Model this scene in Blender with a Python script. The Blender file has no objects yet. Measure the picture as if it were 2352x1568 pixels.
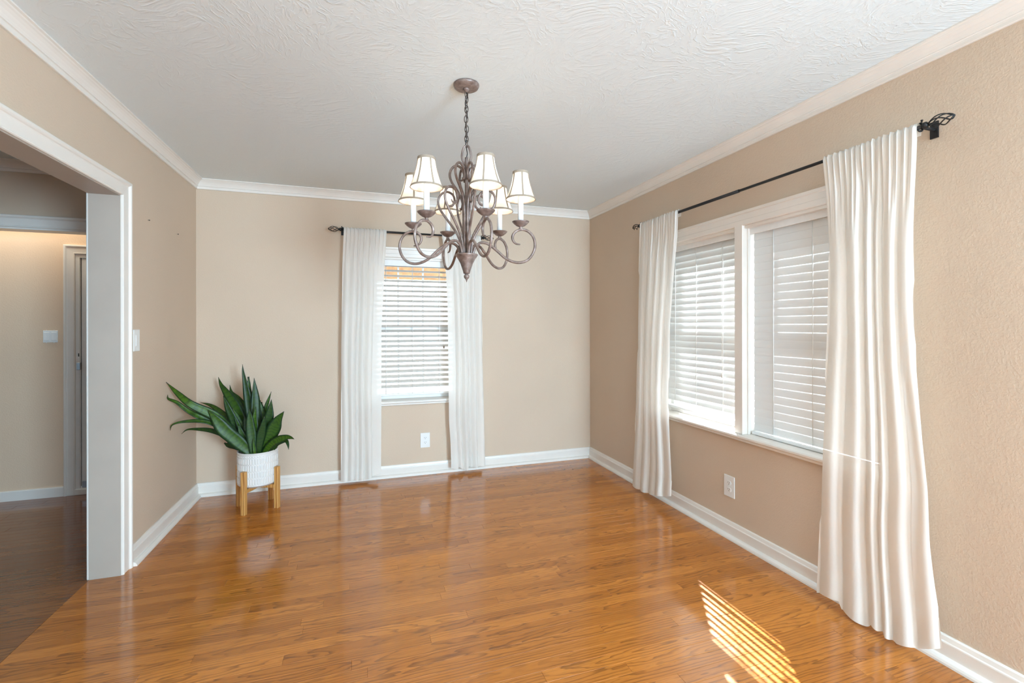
import bpy, bmesh, math, random
from mathutils import Vector, Matrix
random.seed(7)
SC = bpy.context.scene
COL = SC.collection
PI = math.pi
# ------------------------------------------------------------------ camera
H = 2.44                       # ceiling height
XL, XR, YB, YR = -1.205, 2.178, 4.133, -3.6   # inner faces of the walls
yaw, roll = 0.3174, -0.0015
fw = Vector((math.sin(yaw), math.cos(yaw), 0)); r0 = Vector((math.cos(yaw), -math.sin(yaw), 0)); u0 = Vector((0, 0, 1))
rr = r0*math.cos(roll) + u0*math.sin(roll); uu = -r0*math.sin(roll) + u0*math.cos(roll)
cd = bpy.data.cameras.new('camera'); cam = bpy.data.objects.new('camera', cd); COL.objects.link(cam)
M = Matrix((rr, uu, -fw)).transposed().to_4x4(); M.translation = (0, 0, 1.3115)
cam.matrix_world = M
cd.sensor_width = 36; cd.lens = 16.192; cd.shift_y = -0.01558; cd.clip_start = .02
SC.camera = cam
# ------------------------------------------------------------------ light and exposure
SC.view_settings.view_transform = 'Standard'; SC.view_settings.look = 'None'
SC.view_settings.gamma = 1; SC.view_settings.use_curve_mapping = False
SC.view_settings.exposure = 0.17
SC.cycles.max_bounces = 10; SC.cycles.diffuse_bounces = 5; SC.cycles.glossy_bounces = 3
SC.cycles.transmission_bounces = 6; SC.cycles.transparent_max_bounces = 12
SC.cycles.sample_clamp_indirect = 6; SC.cycles.caustics_reflective = False; SC.cycles.caustics_refractive = False
SC.cycles.use_denoising = True
W = bpy.data.worlds.new('sky'); SC.world = W; W.use_nodes = True
bg = W.node_tree.nodes['Background']; bg.inputs[0].default_value = (.86, .93, 1, 1); bg.inputs[1].default_value = 3.8
sd = bpy.data.lights.new('sun', 'SUN'); sd.energy = 60; sd.color = (.90, 1, 1.12); sd.angle = .0093
sun = bpy.data.objects.new('sun', sd); COL.objects.link(sun)
EL = math.radians(36.9)
sdir = Vector((-.55*math.cos(EL), -.835*math.cos(EL), -math.sin(EL)))
sun.rotation_euler = sdir.to_track_quat('-Z', 'Y').to_euler(); sun.location = (6, 8, 6)
def area(name, loc, target, sx, sy, energy, color):
    d = bpy.data.lights.new(name, 'AREA'); d.shape = 'RECTANGLE'; d.size = sx; d.size_y = sy; d.energy = energy; d.color = color
    o = bpy.data.objects.new(name, d); COL.objects.link(o); o.location = loc
    o.rotation_euler = (Vector(target)-Vector(loc)).to_track_quat('-Z', 'Y').to_euler(); return o
# unseen fills added for brightness: one turned to the rear wall, a softbox behind the camera, others at the right rear and in the left room; then the entry lamp
area('bounce_fill', (.45, -.7, 1.35), (1.2, -3.4, 2.2), .7, .7, 62, (.735, 1.10, 1.41))  # added fill aimed at the unseen rear of the room
area('soft_fill', (-.7, -3.2, 1.2), (1.2, 3.0, 2.0), 1.5, 1.2, 46, (.735, 1.10, 1.41))  # added soft fill far behind the camera
area('side_fill', (2.1, -2.1, 1.35), (-1.2, 2.9, 1.5), 1.8, 1.4, 425, (.735, 1.10, 1.41))  # added area fill at the right rear; the wall has no window here
area('left_room_fill', (-3.7, .9, 1.35), (2.2, 1.0, 1.15), 1.3, 1.4, 10, (.735, 1.10, 1.41))  # added fill in the left room to lift the right wall; no window here
area('entry_lamp', (-2.7, 4.3, 2.3), (-2.7, 4.3, 0), 1.6, .2, 6.5, (1, 1.0, .86))

# ------------------------------------------------------------------ helpers
class MB:
    def __init__(s): s.v = []; s.f = []; s.sm = []; s.mi = []
    def add(s, vs, fs, smooth=False, mi=0):
        o = len(s.v); s.v += [tuple(v) for v in vs]
        for f in fs: s.f.append([i+o for i in f]); s.sm.append(smooth); s.mi.append(mi)
        return s
    def box(s, x0, y0, z0, x1, y1, z1, mi=0):
        v = [(x, y, z) for z in (z0, z1) for y in (y0, y1) for x in (x0, x1)]
        return s.add(v, [(0, 2, 3, 1), (4, 5, 7, 6), (0, 1, 5, 4), (2, 6, 7, 3), (0, 4, 6, 2), (1, 3, 7, 5)], False, mi)
    def bbox(s, x0, y0, z0, x1, y1, z1, c=.002, mi=0):
        """box with chamfered edges"""
        b = bmesh.new(); bmesh.ops.create_cube(b, size=1)
        for v in b.verts: v.co = ((x0+x1)/2+v.co.x*(x1-x0), (y0+y1)/2+v.co.y*(y1-y0), (z0+z1)/2+v.co.z*(z1-z0))
        bmesh.ops.bevel(b, geom=b.edges[:], offset=c, segments=1, affect='EDGES'); b.verts.index_update()
        s.add([v.co[:] for v in b.verts], [[v.index for v in f.verts] for f in b.faces], False, mi); b.free(); return s
    def tube(s, pts, r, n=8, smooth=True, cap=True, mi=0, taper=None):
        P = [Vector(p) for p in pts]; m = len(P); vs = []; N = None
        for i in range(m):
            t = (P[min(i+1, m-1)]-P[max(i-1, 0)]).normalized()
            if N is None:
                N = t.cross(Vector((0, 0, 1)));
                if N.length < .05: N = t.cross(Vector((1, 0, 0)))
                N.normalize()
            else: N = (N - t*N.dot(t)).normalized()
            B = t.cross(N); ri = r[i] if isinstance(r, (list, tuple)) else r*(taper(i/(m-1)) if taper else 1)
            vs += [P[i]+(N*math.cos(2*PI*k/n)+B*math.sin(2*PI*k/n))*ri for k in range(n)]
        fs = [(i*n+k, i*n+(k+1) % n, (i+1)*n+(k+1) % n, (i+1)*n+k) for i in range(m-1) for k in range(n)]
        if cap: fs += [tuple(range(n))[::-1], tuple((m-1)*n+k for k in range(n))]
        return s.add(vs, fs, smooth, mi)
    def lathe(s, prof, n=24, c=(0, 0, 0), smooth=True, closed=False, mi=0):
        m = len(prof); vs = [(c[0]+r*math.cos(2*PI*k/n), c[1]+r*math.sin(2*PI*k/n), c[2]+z) for r, z in prof for k in range(n)]
        fs = [(i*n+k, i*n+(k+1) % n, ((i+1) % m)*n+(k+1) % n, ((i+1) % m)*n+k) for i in range(m if closed else m-1) for k in range(n)]
        return s.add(vs, fs, smooth, mi)
    def sweep(s, path, prof, mp, closed=False, smooth=False, mi=0):
        """mitred moulding: path in 2D, profile (a = offset to the left of the path, b = third axis), mp(u, v, b) -> xyz"""
        P = [Vector(p) for p in path]; m = len(P); vs = []
        for i in range(m):
            a = (P[i]-P[i-1]).normalized() if (i > 0 or closed) else None
            b = (P[(i+1) % m]-P[i]).normalized() if (i < m-1 or closed) else None
            if a is None: a = b
            if b is None: b = a
            na = Vector((-a.y, a.x)); nb = Vector((-b.y, b.x)); q = (na+nb); q = q/max(q.length_squared, 1e-6)*2
            for (o, h) in prof: w = P[i]+q*o; vs.append(mp(w.x, w.y, h))
        k = len(prof); fs = []
        for i in range(m if closed else m-1):
            j = (i+1) % m
            for t in range(k): fs.append((i*k+t, i*k+(t+1) % k, j*k+(t+1) % k, j*k+t))
        if not closed: fs += [tuple(range(k)), tuple((m-1)*k+t for t in range(k))[::-1]]
        return s.add(vs, fs, smooth, mi)
    def build(s, name, mats, parent=None, origin=None, fix=True, mods=None):
        me = bpy.data.meshes.new(name); o3 = Vector(origin) if origin is not None else None
        me.from_pydata([tuple(Vector(v)-o3) for v in s.v] if o3 else s.v, [], s.f)
        me.polygons.foreach_set('use_smooth', s.sm); me.polygons.foreach_set('material_index', s.mi)
        if fix:
            b = bmesh.new(); b.from_mesh(me); bmesh.ops.recalc_face_normals(b, faces=b.faces); b.to_mesh(me); b.free()
        for m in (mats if isinstance(mats, (list, tuple)) else [mats]): me.materials.append(m)
        o = bpy.data.objects.new(name, me); COL.objects.link(o)
        if o3: o.location = o3
        if parent is not None:
            o.parent = parent
            if o3: o.location = o3 - Vector(parent.location)
            else: o.location = -Vector(parent.location)
        return o
def wpt(o):                       # world position of a root or of a part of a root
    p = Vector(o.location)
    while o.parent: o = o.parent; p = p + Vector(o.location)
    return p
def sub(mb, name, mats, parent):  # child of a part: keeps world coordinates
    o = mb.build(name, mats); o.parent = parent; o.location = -wpt(parent); return o
def empty(name, loc=(0, 0, 0)):
    o = bpy.data.objects.new(name, None); COL.objects.link(o); o.location = loc; o.empty_display_size = .1; return o
def tag(o, label=None, cat=None, group=None, kind=None):
    for k, v in (('label', label), ('category', cat), ('group', group), ('kind', kind)):
        if v: o[k] = v
    return o
def struct(o): o['kind'] = 'structure'; return o
def cr(pts, n=6):
    """Catmull-Rom through the points"""
    P = [Vector(p) for p in pts]; P = [P[0]*2-P[1]]+P+[P[-1]*2-P[-2]]; out = []
    for i in range(1, len(P)-2):
        a, b, c, d = P[i-1:i+3]
        for k in range(n):
            t = k/n; out.append(.5*((2*b)+(c-a)*t+(2*a-5*b+4*c-d)*t*t+(3*b-a-3*c+d)*t**3))
    return out+[P[-2]]
def lerp_tab(tab, x):
    if x <= tab[0][0]: return tab[0][1]
    for (a, b), (c, d) in zip(tab, tab[1:]):
        if x <= c: return b+(d-b)*(x-a)/(c-a) if c > a else d
    return tab[-1][1]

# ------------------------------------------------------------------ materials
class N:
    """small node-tree builder"""
    def __init__(s, name):
        s.m = bpy.data.materials.new(name); s.m.use_nodes = True; s.t = s.m.node_tree; s.t.nodes.clear(); s.out = s.t.nodes.new('ShaderNodeOutputMaterial')
    def n(s, typ, ins=None, **kw):
        x = s.t.nodes.new('ShaderNode'+typ)
        for k, v in kw.items(): setattr(x, k, v)
        for k, v in (ins or {}).items():
            if hasattr(v, 'is_linked') or hasattr(v, 'links'): s.t.links.new(v, x.inputs[k])
            else: x.inputs[k].default_value = v
        return x
    def math(s, op, a, b=0., c=0.): return s.n('Math', {0: a, 1: b, 2: c}, operation=op).outputs[0]
    def mix(s, f, a, b): return s.n('Mix', {0: f, 6: a, 7: b}, data_type='RGBA').outputs[2]
    def ramp(s, f, stops):
        x = s.n('ValToRGB', {0: f}); e = x.color_ramp.elements
        while len(e) < len(stops): e.new(.5)
        for i, (p, c) in enumerate(stops): e[i].position = p; e[i].color = (*c, 1) if len(c) == 3 else c
        return x.outputs[0]
    def coord(s, which='Object'): return s.n('TexCoord').outputs[which]
    def pos(s): return s.n('NewGeometry').outputs['Position']
    def mapping(s, v, scale, loc=(0, 0, 0), rot=(0, 0, 0)): return s.n('Mapping', {0: v, 1: loc, 2: rot, 3: scale}).outputs[0]
    def noise(s, v, scale, detail=3, rough=.5, dist=0.): return s.n('TexNoise', {'Vector': v, 'Scale': scale, 'Detail': detail, 'Roughness': rough, 'Distortion': dist}).outputs[0]
    def bump(s, h, strength, dist=.01): return s.n('Bump', {'Height': h, 'Strength': strength, 'Distance': dist}).outputs[0]
    def bsdf(s, **k):
        x = s.n('BsdfPrincipled', {a.replace('_', ' '): v for a, v in k.items()}); s.t.links.new(x.outputs[0], s.out.inputs[0]); return x
    def surf(s, o): s.t.links.new(o, s.out.inputs[0]); return s.m
def c4(*c): return (*c, 1)
def plain(name, col, rough=.5, metal=0., var=.06, scale=30, coat=0.):
    t = N(name); v = t.noise(t.coord(), scale, 2)
    k = t.ramp(v, [(.3, tuple(x*(1-var) for x in col)), (.7, tuple(min(1, x*(1+var)) for x in col))])
    t.bsdf(Base_Color=k, Roughness=rough, Metallic=metal, Coat_Weight=coat); return t.m
def wall_paint(name, col):
    t = N(name); p = t.pos()
    big = t.noise(p, 1.3, 2); k = t.ramp(big, [(.3, tuple(x*.97 for x in col)), (.7, tuple(x*1.03 for x in col))])
    h1 = t.noise(p, 120, 2, .5, .5); h2 = t.noise(p, 55, 2, .5, .6)
    h = t.math('ADD', t.n('MapRange', {0: h1, 1: .42, 2: .66}).outputs[0], t.math('MULTIPLY', h2, .8))
    t.bsdf(Base_Color=k, Roughness=.62, Specular_IOR_Level=.3, Normal=t.bump(h, .15, .003)); return t.m
def ceiling_paint():
    t = N('ceiling_texture'); p = t.pos(); col = (.74, .795, .81)
    w = t.noise(p, 2.2, 2); pv = t.n('VectorMath', {0: p, 1: t.n('Combine'+'XYZ', {0: t.math('MULTIPLY', w, .5), 1: t.math('MULTIPLY', w, -.4)}).outputs[0]}, operation='ADD').outputs[0]
    a = t.noise(t.mapping(pv, (40, 19, 20), rot=(0, 0, .5)), 1, 3, .55, 1.2)
    b = t.noise(t.mapping(pv, (20, 46, 20), rot=(0, 0, .2)), 1, 3, .55, 1.0)
    msk = t.n('MapRange', {0: t.noise(p, 1.6, 1), 1: .4, 2: .6}).outputs[0]
    ridge = t.mix(msk, t.n('MapRange', {0: a, 1: .5, 2: .64}).outputs[0], t.n('MapRange', {0: b, 1: .5, 2: .64}).outputs[0])
    t.bsdf(Base_Color=c4(*col), Roughness=.7, Specular_IOR_Level=.2, Normal=t.bump(ridge, .24, .004)); return t.m
def oak(name, base, light, dark, grey=0.):
    t = N(name); oi = t.n('ObjectInfo'); rnd = oi.outputs['Random']
    wn = t.n('TexWhiteNoise', {'W': rnd}, noise_dimensions='1D'); sp = t.n('SeparateColor', {0: wn.outputs['Color']})
    R1, R2, R3 = sp.outputs[0], sp.outputs[1], sp.outputs[2]
    o = t.coord(); xyz = t.n('SeparateXYZ', {0: o}); X, Y = xyz.outputs[0], xyz.outputs[1]
    off = t.n('CombineXYZ', {0: t.math('MULTIPLY', R1, 31.), 1: t.math('MULTIPLY', R2, 17.), 2: t.math('MULTIPLY', R3, 9.)}).outputs[0]
    ov = t.n('VectorMath', {0: o, 1: off}, operation='ADD').outputs[0]
    warp = t.noise(t.mapping(ov, (2.6, 13, 1)), 1, 3, .55)
    warp2 = t.noise(t.mapping(ov, (7, 45, 1)), 1, 2, .5)
    yy = t.math('ADD', Y, t.math('MULTIPLY', t.math('SUBTRACT', R2, .5), .07))
    dd = t.math('ADD', t.math('ADD', t.math('MULTIPLY', R3, .03), t.math('MULTIPLY', X, t.math('MULTIPLY', t.math('SUBTRACT', R1, .5), .2))), t.math('MULTIPLY', t.math('SUBTRACT', warp, .5), .085))
    r = t.math('SQRT', t.math('ADD', t.math('MULTIPLY', yy, yy), t.math('MULTIPLY', dd, dd)))
    r = t.math('ADD', r, t.math('MULTIPLY', warp2, .006))
    ring = t.math('FRACT', t.math('MULTIPLY', r, 78.))
    line = t.n('MapRange', {0: ring, 1: .45, 2: 1.0}, interpolation_type='SMOOTHSTEP').outputs[0]
    line = t.math('MULTIPLY', line, t.n('MapRange', {0: ring, 1: 1.0, 2: .93}).outputs[0])
    msk = t.n('MapRange', {0: t.noise(t.mapping(ov, (1.6, 9, 1)), 1, 2), 1: .28, 2: .52}).outputs[0]
    fib = t.noise(t.mapping(ov, (14, 330, 1)), 1, 3, .6)
    tone = t.mix(t.math('ADD', t.math('MULTIPLY', R1, .62), t.math('MULTIPLY', t.noise(t.mapping(ov, (1.2, 14, 1)), 1, 2), .45)), c4(*base), c4(*light))
    tone = t.mix(t.math('MULTIPLY', t.n('MapRange', {0: fib, 1: .48, 2: .75}).outputs[0], .38), tone, c4(*dark))
    colr = t.mix(t.math('MULTIPLY', t.math('MULTIPLY', line, msk), .62), tone, c4(*dark))
    rg = t.n('MapRange', {0: t.noise(t.mapping(t.pos(), (3, 20, 1)), 1, 4, .6), 3: .09, 4: .2}).outputs[0]
    wav = t.noise(t.mapping(t.pos(), (1.5, 9, 1)), 1, 2)
    t.bsdf(Base_Color=colr, Roughness=rg, Specular_IOR_Level=.5, Coat_Weight=.35, Coat_Roughness=.09, Normal=t.bump(t.math('ADD', t.math('MULTIPLY', fib, .25), wav), .05, .004))
    return t.m
def cloth(name, col, trans, clear=.0):
    t = N(name); v = t.coord('Object')
    wv = t.math('MULTIPLY', t.n('TexWave', {'Vector': v, 'Scale': 260.}, bands_direction='Z').outputs[1], .5)
    wv = t.math('ADD', wv, t.noise(t.mapping(v, (60, 60, 900)), 1, 2))
    nb = t.bump(wv, .06, .001)
    d = t.n('BsdfDiffuse', {'Color': c4(*col), 'Normal': nb}).outputs[0]
    tr = t.n('BsdfTranslucent', {'Color': c4(*col), 'Normal': nb}).outputs[0]
    s = t.n('MixShader', {0: trans, 1: d, 2: tr}).outputs[0]
    if clear: s = t.n('MixShader', {0: clear, 1: s, 2: t.n('BsdfTransparent').outputs[0]}).outputs[0]
    return t.surf(s)
def glass():
    t = N('window_glass'); fr = t.math('ADD', t.math('MULTIPLY', t.math('POWER', t.n('LayerWeight', {0: .5}).outputs[1], 5.), .5), .03)
    g = t.n('BsdfGlossy', {'Roughness': .02}).outputs[0]; tr = t.n('BsdfTransparent', {0: c4(.96, .98, .97)}).outputs[0]
    return t.surf(t.n('MixShader', {0: fr, 1: tr, 2: g}).outputs[0])
def emit(name, col, st):
    t = N(name); return t.surf(t.n('Emission', {0: c4(*col), 1: st}).outputs[0])
def leaf_mat():
    t = N('leaf_green'); o = t.coord('Generated'); rnd = t.n('ObjectInfo').outputs['Random']
    uv = t.n('UVMap').outputs[0]; s = t.n('SeparateXYZ', {0: uv}); u, v = s.outputs[0], s.outputs[1]
    nz = t.noise(t.n('VectorMath', {0: t.pos(), 1: t.n('CombineXYZ', {0: rnd}).outputs[0]}, operation='ADD').outputs[0], 24, 3)
    band = t.math('SINE', t.math('ADD', t.math('MULTIPLY', v, 95.), t.math('MULTIPLY', nz, 16.)))
    band = t.n('MapRange', {0: band, 1: -.2, 2: 1.}).outputs[0]
    edge = t.n('MapRange', {0: t.math('ABSOLUTE', t.math('SUBTRACT', u, .5)), 1: .25, 2: .47}).outputs[0]
    mid = t.mix(t.math('MULTIPLY', t.math('ADD', rnd, .25), .75), c4(.008, .026, .003), c4(.055, .125, .007))
    k = t.mix(t.math('MULTIPLY', band, .5), mid, c4(.004, .02, .005))
    k = t.mix(edge, k, c4(.004, .02, .006))
    k = t.mix(t.n('MapRange', {0: v, 1: .93, 2: 1.}).outputs[0], k, c4(.02, .018, .008))
    t.bsdf(Base_Color=k, Roughness=.42, Specular_IOR_Level=.3, Normal=t.bump(nz, .08, .003)); return t.m
def pine():
    t = N('pine_wood'); o = t.coord(); rnd = t.n('ObjectInfo').outputs['Random']
    ov = t.n('VectorMath', {0: o, 1: t.n('CombineXYZ', {0: rnd, 1: rnd}).outputs[0]}, operation='ADD').outputs[0]
    w = t.n('TexWave', {'Vector': t.mapping(ov, (1, 1, .12)), 'Scale': 34., 'Distortion': 5., 'Detail': 2., 'Detail Scale': .8}, wave_type='RINGS', rings_direction='X').outputs[1]
    k = t.ramp(w, [(.2, (.62, .33, .10)), (.75, (.54, .26, .07)), (.95, (.38, .15, .035))])
    t.bsdf(Base_Color=k, Roughness=.45); return t.m
def bronze():
    t = N('brushed_bronze'); p = t.coord(); n1 = t.noise(p, 34, 4, .6)
    k = t.ramp(n1, [(.35, (.13, .085, .068)), (.62, (.25, .185, .16)), (.8, (.42, .36, .33))])
    t.bsdf(Base_Color=k, Roughness=.42, Metallic=.25, Normal=t.bump(n1, .05, .002)); return t.m
M_wall = wall_paint('wall_paint', (.60, .468, .352)); M_hall = wall_paint('hall_paint_lit', (.72, .53, .375))  # hall: same wall paint, made lighter and warmer to stand in for light
M_ceil = ceiling_paint()
M_trim = plain('white_trim', (.765, .705, .64), .35, var=.02, scale=8)
M_jamb = plain('jamb_shaded_white', (.41, .345, .29), .4, var=.03, scale=6)  # white trim darkened, the shade on the jamb put into its colour
M_sash = plain('sash_white', (.80, .78, .75), .35, var=.02)
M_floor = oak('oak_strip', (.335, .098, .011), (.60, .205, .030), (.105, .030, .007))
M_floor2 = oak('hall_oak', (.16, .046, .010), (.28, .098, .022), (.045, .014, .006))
M_sub = plain('subfloor_gap', (.03, .014, .008), .8)
M_slat = cloth('slat_vinyl', (.80, .795, .78), .09)
M_slat1 = cloth('slat_vinyl_shaded', (.67, .64, .605), .03)  # darker slat copy, its shade against the bright gaps put into the colour
M_vinyl = plain('blind_vinyl', (.80, .79, .77), .4, var=.02)
M_cord = plain('cord_white', (.78, .77, .74), .7)
M_cloth = cloth('curtain_cotton', (.93, .89, .835), .34, .06)
M_hem = cloth('curtain_hem', (.93, .885, .83), .26)
M_black = plain('black_iron', (.018, .017, .017), .42, .3)
M_bronze = bronze()
M_chain = plain('dark_chain', (.075, .052, .042), .42, .3)
M_candle = plain('candle_sleeve_white', (.85, .85, .84), .5, var=.02)
M_shade = cloth('shade_silk', (.85, .79, .69), .30)
M_taupe = plain('shade_trim_taupe', (.30, .235, .175), .8)
M_bulb = emit('bulb_glow', (1, .93, .82), 27)
M_plate = plain('plate_plastic', (.79, .775, .745), .3, var=.01)
M_slot = plain('slot_dark', (.03, .025, .02), .6)
M_steel = plain('lock_steel', (.32, .31, .31), .3, .9)
M_pot = plain('pot_glaze', (.70, .66, .62), .42, var=.02)
M_soil = plain('potting_soil', (.03, .021, .015), .95, var=.5, scale=120)
M_pine = pine(); M_leaf = leaf_mat(); M_glass = glass()
M_conc = plain('patio_concrete', (.17, .167, .16), .8); M_cedar = plain('patio_cedar', (.60, .40, .23), .6, var=.25, scale=12)
# ------------------------------------------------------------------ room shell
def wall_mesh(us, vs, holes, t0, t1, mp):
    """slab between t0 and t1 with rectangular holes (u0, v0, u1, v1); mp(u, v, t) -> xyz"""
    U = sorted(set(us) | {h[0] for h in holes} | {h[2] for h in holes}); V = sorted(set(vs) | {h[1] for h in holes} | {h[3] for h in holes})
    U = [u for u in U if us[0] <= u <= us[-1]]; V = [v for v in V if vs[0] <= v <= vs[-1]]
    def solid(i, j):
        if not (0 <= i < len(U)-1 and 0 <= j < len(V)-1): return False
        a, b = (U[i]+U[i+1])/2, (V[j]+V[j+1])/2
        return not any(h[0] < a < h[2] and h[1] < b < h[3] for h in holes)
    m = MB()
    for i in range(len(U)-1):
        for j in range(len(V)-1):
            if not solid(i, j): continue
            a, b, c, d = U[i], U[i+1], V[j], V[j+1]
            q = lambda *p: m.add([mp(*x) for x in p], [(0, 1, 2, 3)])
            q((a, c, t0), (b, c, t0), (b, d, t0), (a, d, t0)); q((a, c, t1), (a, d, t1), (b, d, t1), (b, c, t1))
            if not solid(i-1, j): q((a, c, t0), (a, d, t0), (a, d, t1), (a, c, t1))
            if not solid(i+1, j): q((b, c, t0), (b, c, t1), (b, d, t1), (b, d, t0))
            if not solid(i, j-1): q((a, c, t0), (a, c, t1), (b, c, t1), (b, c, t0))
            if not solid(i, j+1): q((a, d, t0), (b, d, t0), (b, d, t1), (a, d, t1))
    b = bmesh.new(); me = bpy.data.meshes.new('t'); me.from_pydata(m.v, [], m.f); b.from_mesh(me)
    bmesh.ops.remove_doubles(b, verts=b.verts, dist=1e-5); b.verts.index_update()
    o = MB(); o.add([v.co[:] for v in b.verts], [[v.index for v in f.verts] for f in b.faces]); b.free(); bpy.data.meshes.remove(me)
    return o
along_y = lambda x, sg: (lambda u, v, t: (x+sg*t, u, v))      # wall in a y-z plane
along_x = lambda y, sg: (lambda u, v, t: (u, y+sg*t, v))      # wall in an x-z plane
big = lambda h: (h[0]-.004, h[1]-.010, h[2]+.004, h[3]+.004)
W1 = (.085, .66, .865, 1.905)          # back window opening (x0, z0, x1, z1)
W2 = (1.41, .66, 3.01, 1.905)          # right window opening (y0, z0, y1, z1)
OP = (.9, -.1, 2.955, 2.010)           # cased opening in the left wall
struct(wall_mesh([XL-.13, XR+.16], [-.05, H], [big(W1)], 0, .15, along_x(YB, 1)).build('wall_back', M_wall))
struct(wall_mesh([YR, YB], [-.05, H], [big(W2)], 0, .16, along_y(XR, 1)).build('wall_right', M_wall))
struct(wall_mesh([YR, YB], [-.05, H], [OP], 0, .128, along_y(XL, -1)).build('wall_left', M_wall))
struct(wall_mesh([-5.2, XR+.16], [-.05, H], [], 0, .12, along_x(YR, -1)).build('wall_rear', M_wall))
YE, YH = 4.06, 4.467                   # entry header wall and hall wall
struct(wall_mesh([-5.2, XL-.128], [-.05, H], [(-4.4, -.1, -1.58, 1.99)], 0, .11, along_x(YE, 1)).build('wall_entry', M_wall))
struct(wall_mesh([-5.2, -1.3], [-.05, H], [(-2.108, -.1, -1.25, 1.872)], 0, .12, along_x(YH, 1)).build('wall_hall', M_hall))
struct(wall_mesh([YR-.1, YH+.1], [-.05, H], [], 0, .12, along_y(-5.2, -1)).build('wall_far', M_wall))
struct(wall_mesh([YE+.11, YH], [-.05, H], [], 0, .1, along_y(-1.25, 1)).build('wall_hall_side', M_wall))
struct(MB().box(-5.4, YR-.15, H, XR+.3, YH+.2, H+.08).build('ceiling', M_ceil))
floor = struct(MB().box(-5.4, YR-.15, -.06, XR+.2, YH+.2, -.0125).build('floor', M_sub))

# floor boards: every strip in view is a plank of its own, the ones behind the camera are joined
PW = .0575
def plank(m, x0, x1, y0, dz):
    e = .0004; c = .0007; y1 = y0+PW-e; x1 -= e
    v = [(x0, y0, -.0122), (x1, y0, -.0122), (x1, y1, -.0122), (x0, y1, -.0122)]
    v += [(x0, y0, dz-c), (x1, y0, dz-c), (x1, y1, dz-c), (x0, y1, dz-c), (x0+c, y0+c, dz), (x1-c, y0+c, dz), (x1-c, y1-c, dz), (x0+c, y1-c, dz)]
    return m.add(v, [(0, 3, 2, 1), (0, 1, 5, 4), (1, 2, 6, 5), (2, 3, 7, 6), (3, 0, 4, 7), (4, 5, 9, 8), (5, 6, 10, 9), (6, 7, 11, 10), (7, 4, 8, 11), (8, 9, 10, 11)])
rest, rest2 = MB(), MB(); prng = random.Random(11)
XD = -1.336
for k in range(-95, 42):
    y0 = 1.742+PW*k
    if y0 < YR-.02 or y0 > YB: continue
    x = XD
    nx = XD+prng.uniform(.15, 1.2)
    while x < XR:
        nx = min(nx, XR+.02)
        if XR-nx < .12: nx = XR+.02
        if y0 > 1.05: plank(MB(), x, nx, y0, prng.uniform(-.0003, 0)).build('plank', M_floor, floor, ((x+nx)/2, y0+PW/2, 0), fix=False)
        else: plank(rest, x, nx, y0, 0)
        x = nx; nx = x+prng.choice((.62, .8, .95, 1.1, 1.25, 1.45, 1.7))
for k in range(-95, 48):
    y0 = 1.735+PW*k
    if y0 < YR-.02 or y0 > YH: continue
    x = XD-.0005; nx = XD-prng.uniform(.3, 1.4)
    while x > -5.2:
        nx = max(nx, -5.2)
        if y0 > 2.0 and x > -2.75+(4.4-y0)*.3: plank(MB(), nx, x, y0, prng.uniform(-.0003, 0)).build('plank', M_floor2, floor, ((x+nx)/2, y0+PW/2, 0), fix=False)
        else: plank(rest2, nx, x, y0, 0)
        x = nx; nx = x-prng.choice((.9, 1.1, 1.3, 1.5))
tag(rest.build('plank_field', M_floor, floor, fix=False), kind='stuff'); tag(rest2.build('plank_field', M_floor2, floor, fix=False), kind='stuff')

# crown moulding, baseboards, casings: mitred profiles
CROWN = [(0, 0), (.058, 0), (.058, -.006), (.050, -.009), (.047, -.013), (.041, -.017), (.032, -.026), (.024, -.038), (.019, -.048), (.019, -.051), (.013, -.053), (.012, -.060), (.012, -.071), (.009, -.073), (0, -.073)]
flat = lambda z: (lambda u, v, b: (u, v, z+b))
m = MB().sweep([(XL, YR), (XR, YR), (XR, YB), (XL, YB)], CROWN, flat(H), closed=True)
struct(m.build('trim_1', M_trim))
struct(MB().sweep([(XL-.128, YE), (-5.2, YE)], CROWN, flat(H)).build('trim_2', M_trim))
BASE = [(0, .100), (.006, .100), (.010, .096), (.012, .088), (.014, .080), (.018, .077), (.019, .073), (.019, .024), (.030, .022), (.038, .016), (.042, .008), (.043, 0), (0, 0)]
def baseboard(name, path): return struct(MB().sweep(path, BASE, flat(0)).build(name, M_trim))
baseboard('baseboard_right', [(XR, YR), (XR, YB), (XR-.02, YB)][:2] if False else [(XR, YR), (XR, YB-.0005)])
baseboard('baseboard_back', [(XR, YB), (XL, YB)]); baseboard('baseboard_left', [(XL, YB), (XL, 3.032)])
baseboard('baseboard_rear', [(XL, YR), (XR, YR)])
HB = [(0, .075), (.010, .075), (.014, .068), (.014, 0), (0, 0)]
struct(MB().sweep([(-2.178, YH), (-5.2, YH)], HB, flat(0)).build('baseboard_hall', M_trim))
CASE = [(a*.84, b) for a, b in [(0, 0), (0, .012), (.004, .016), (.010, .017), (.014, .013), (.066, .015), (.072, .017), (.076, .022), (.082, .026), (.094, .026), (.099, .022), (.100, .012), (.100, 0)]]
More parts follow.
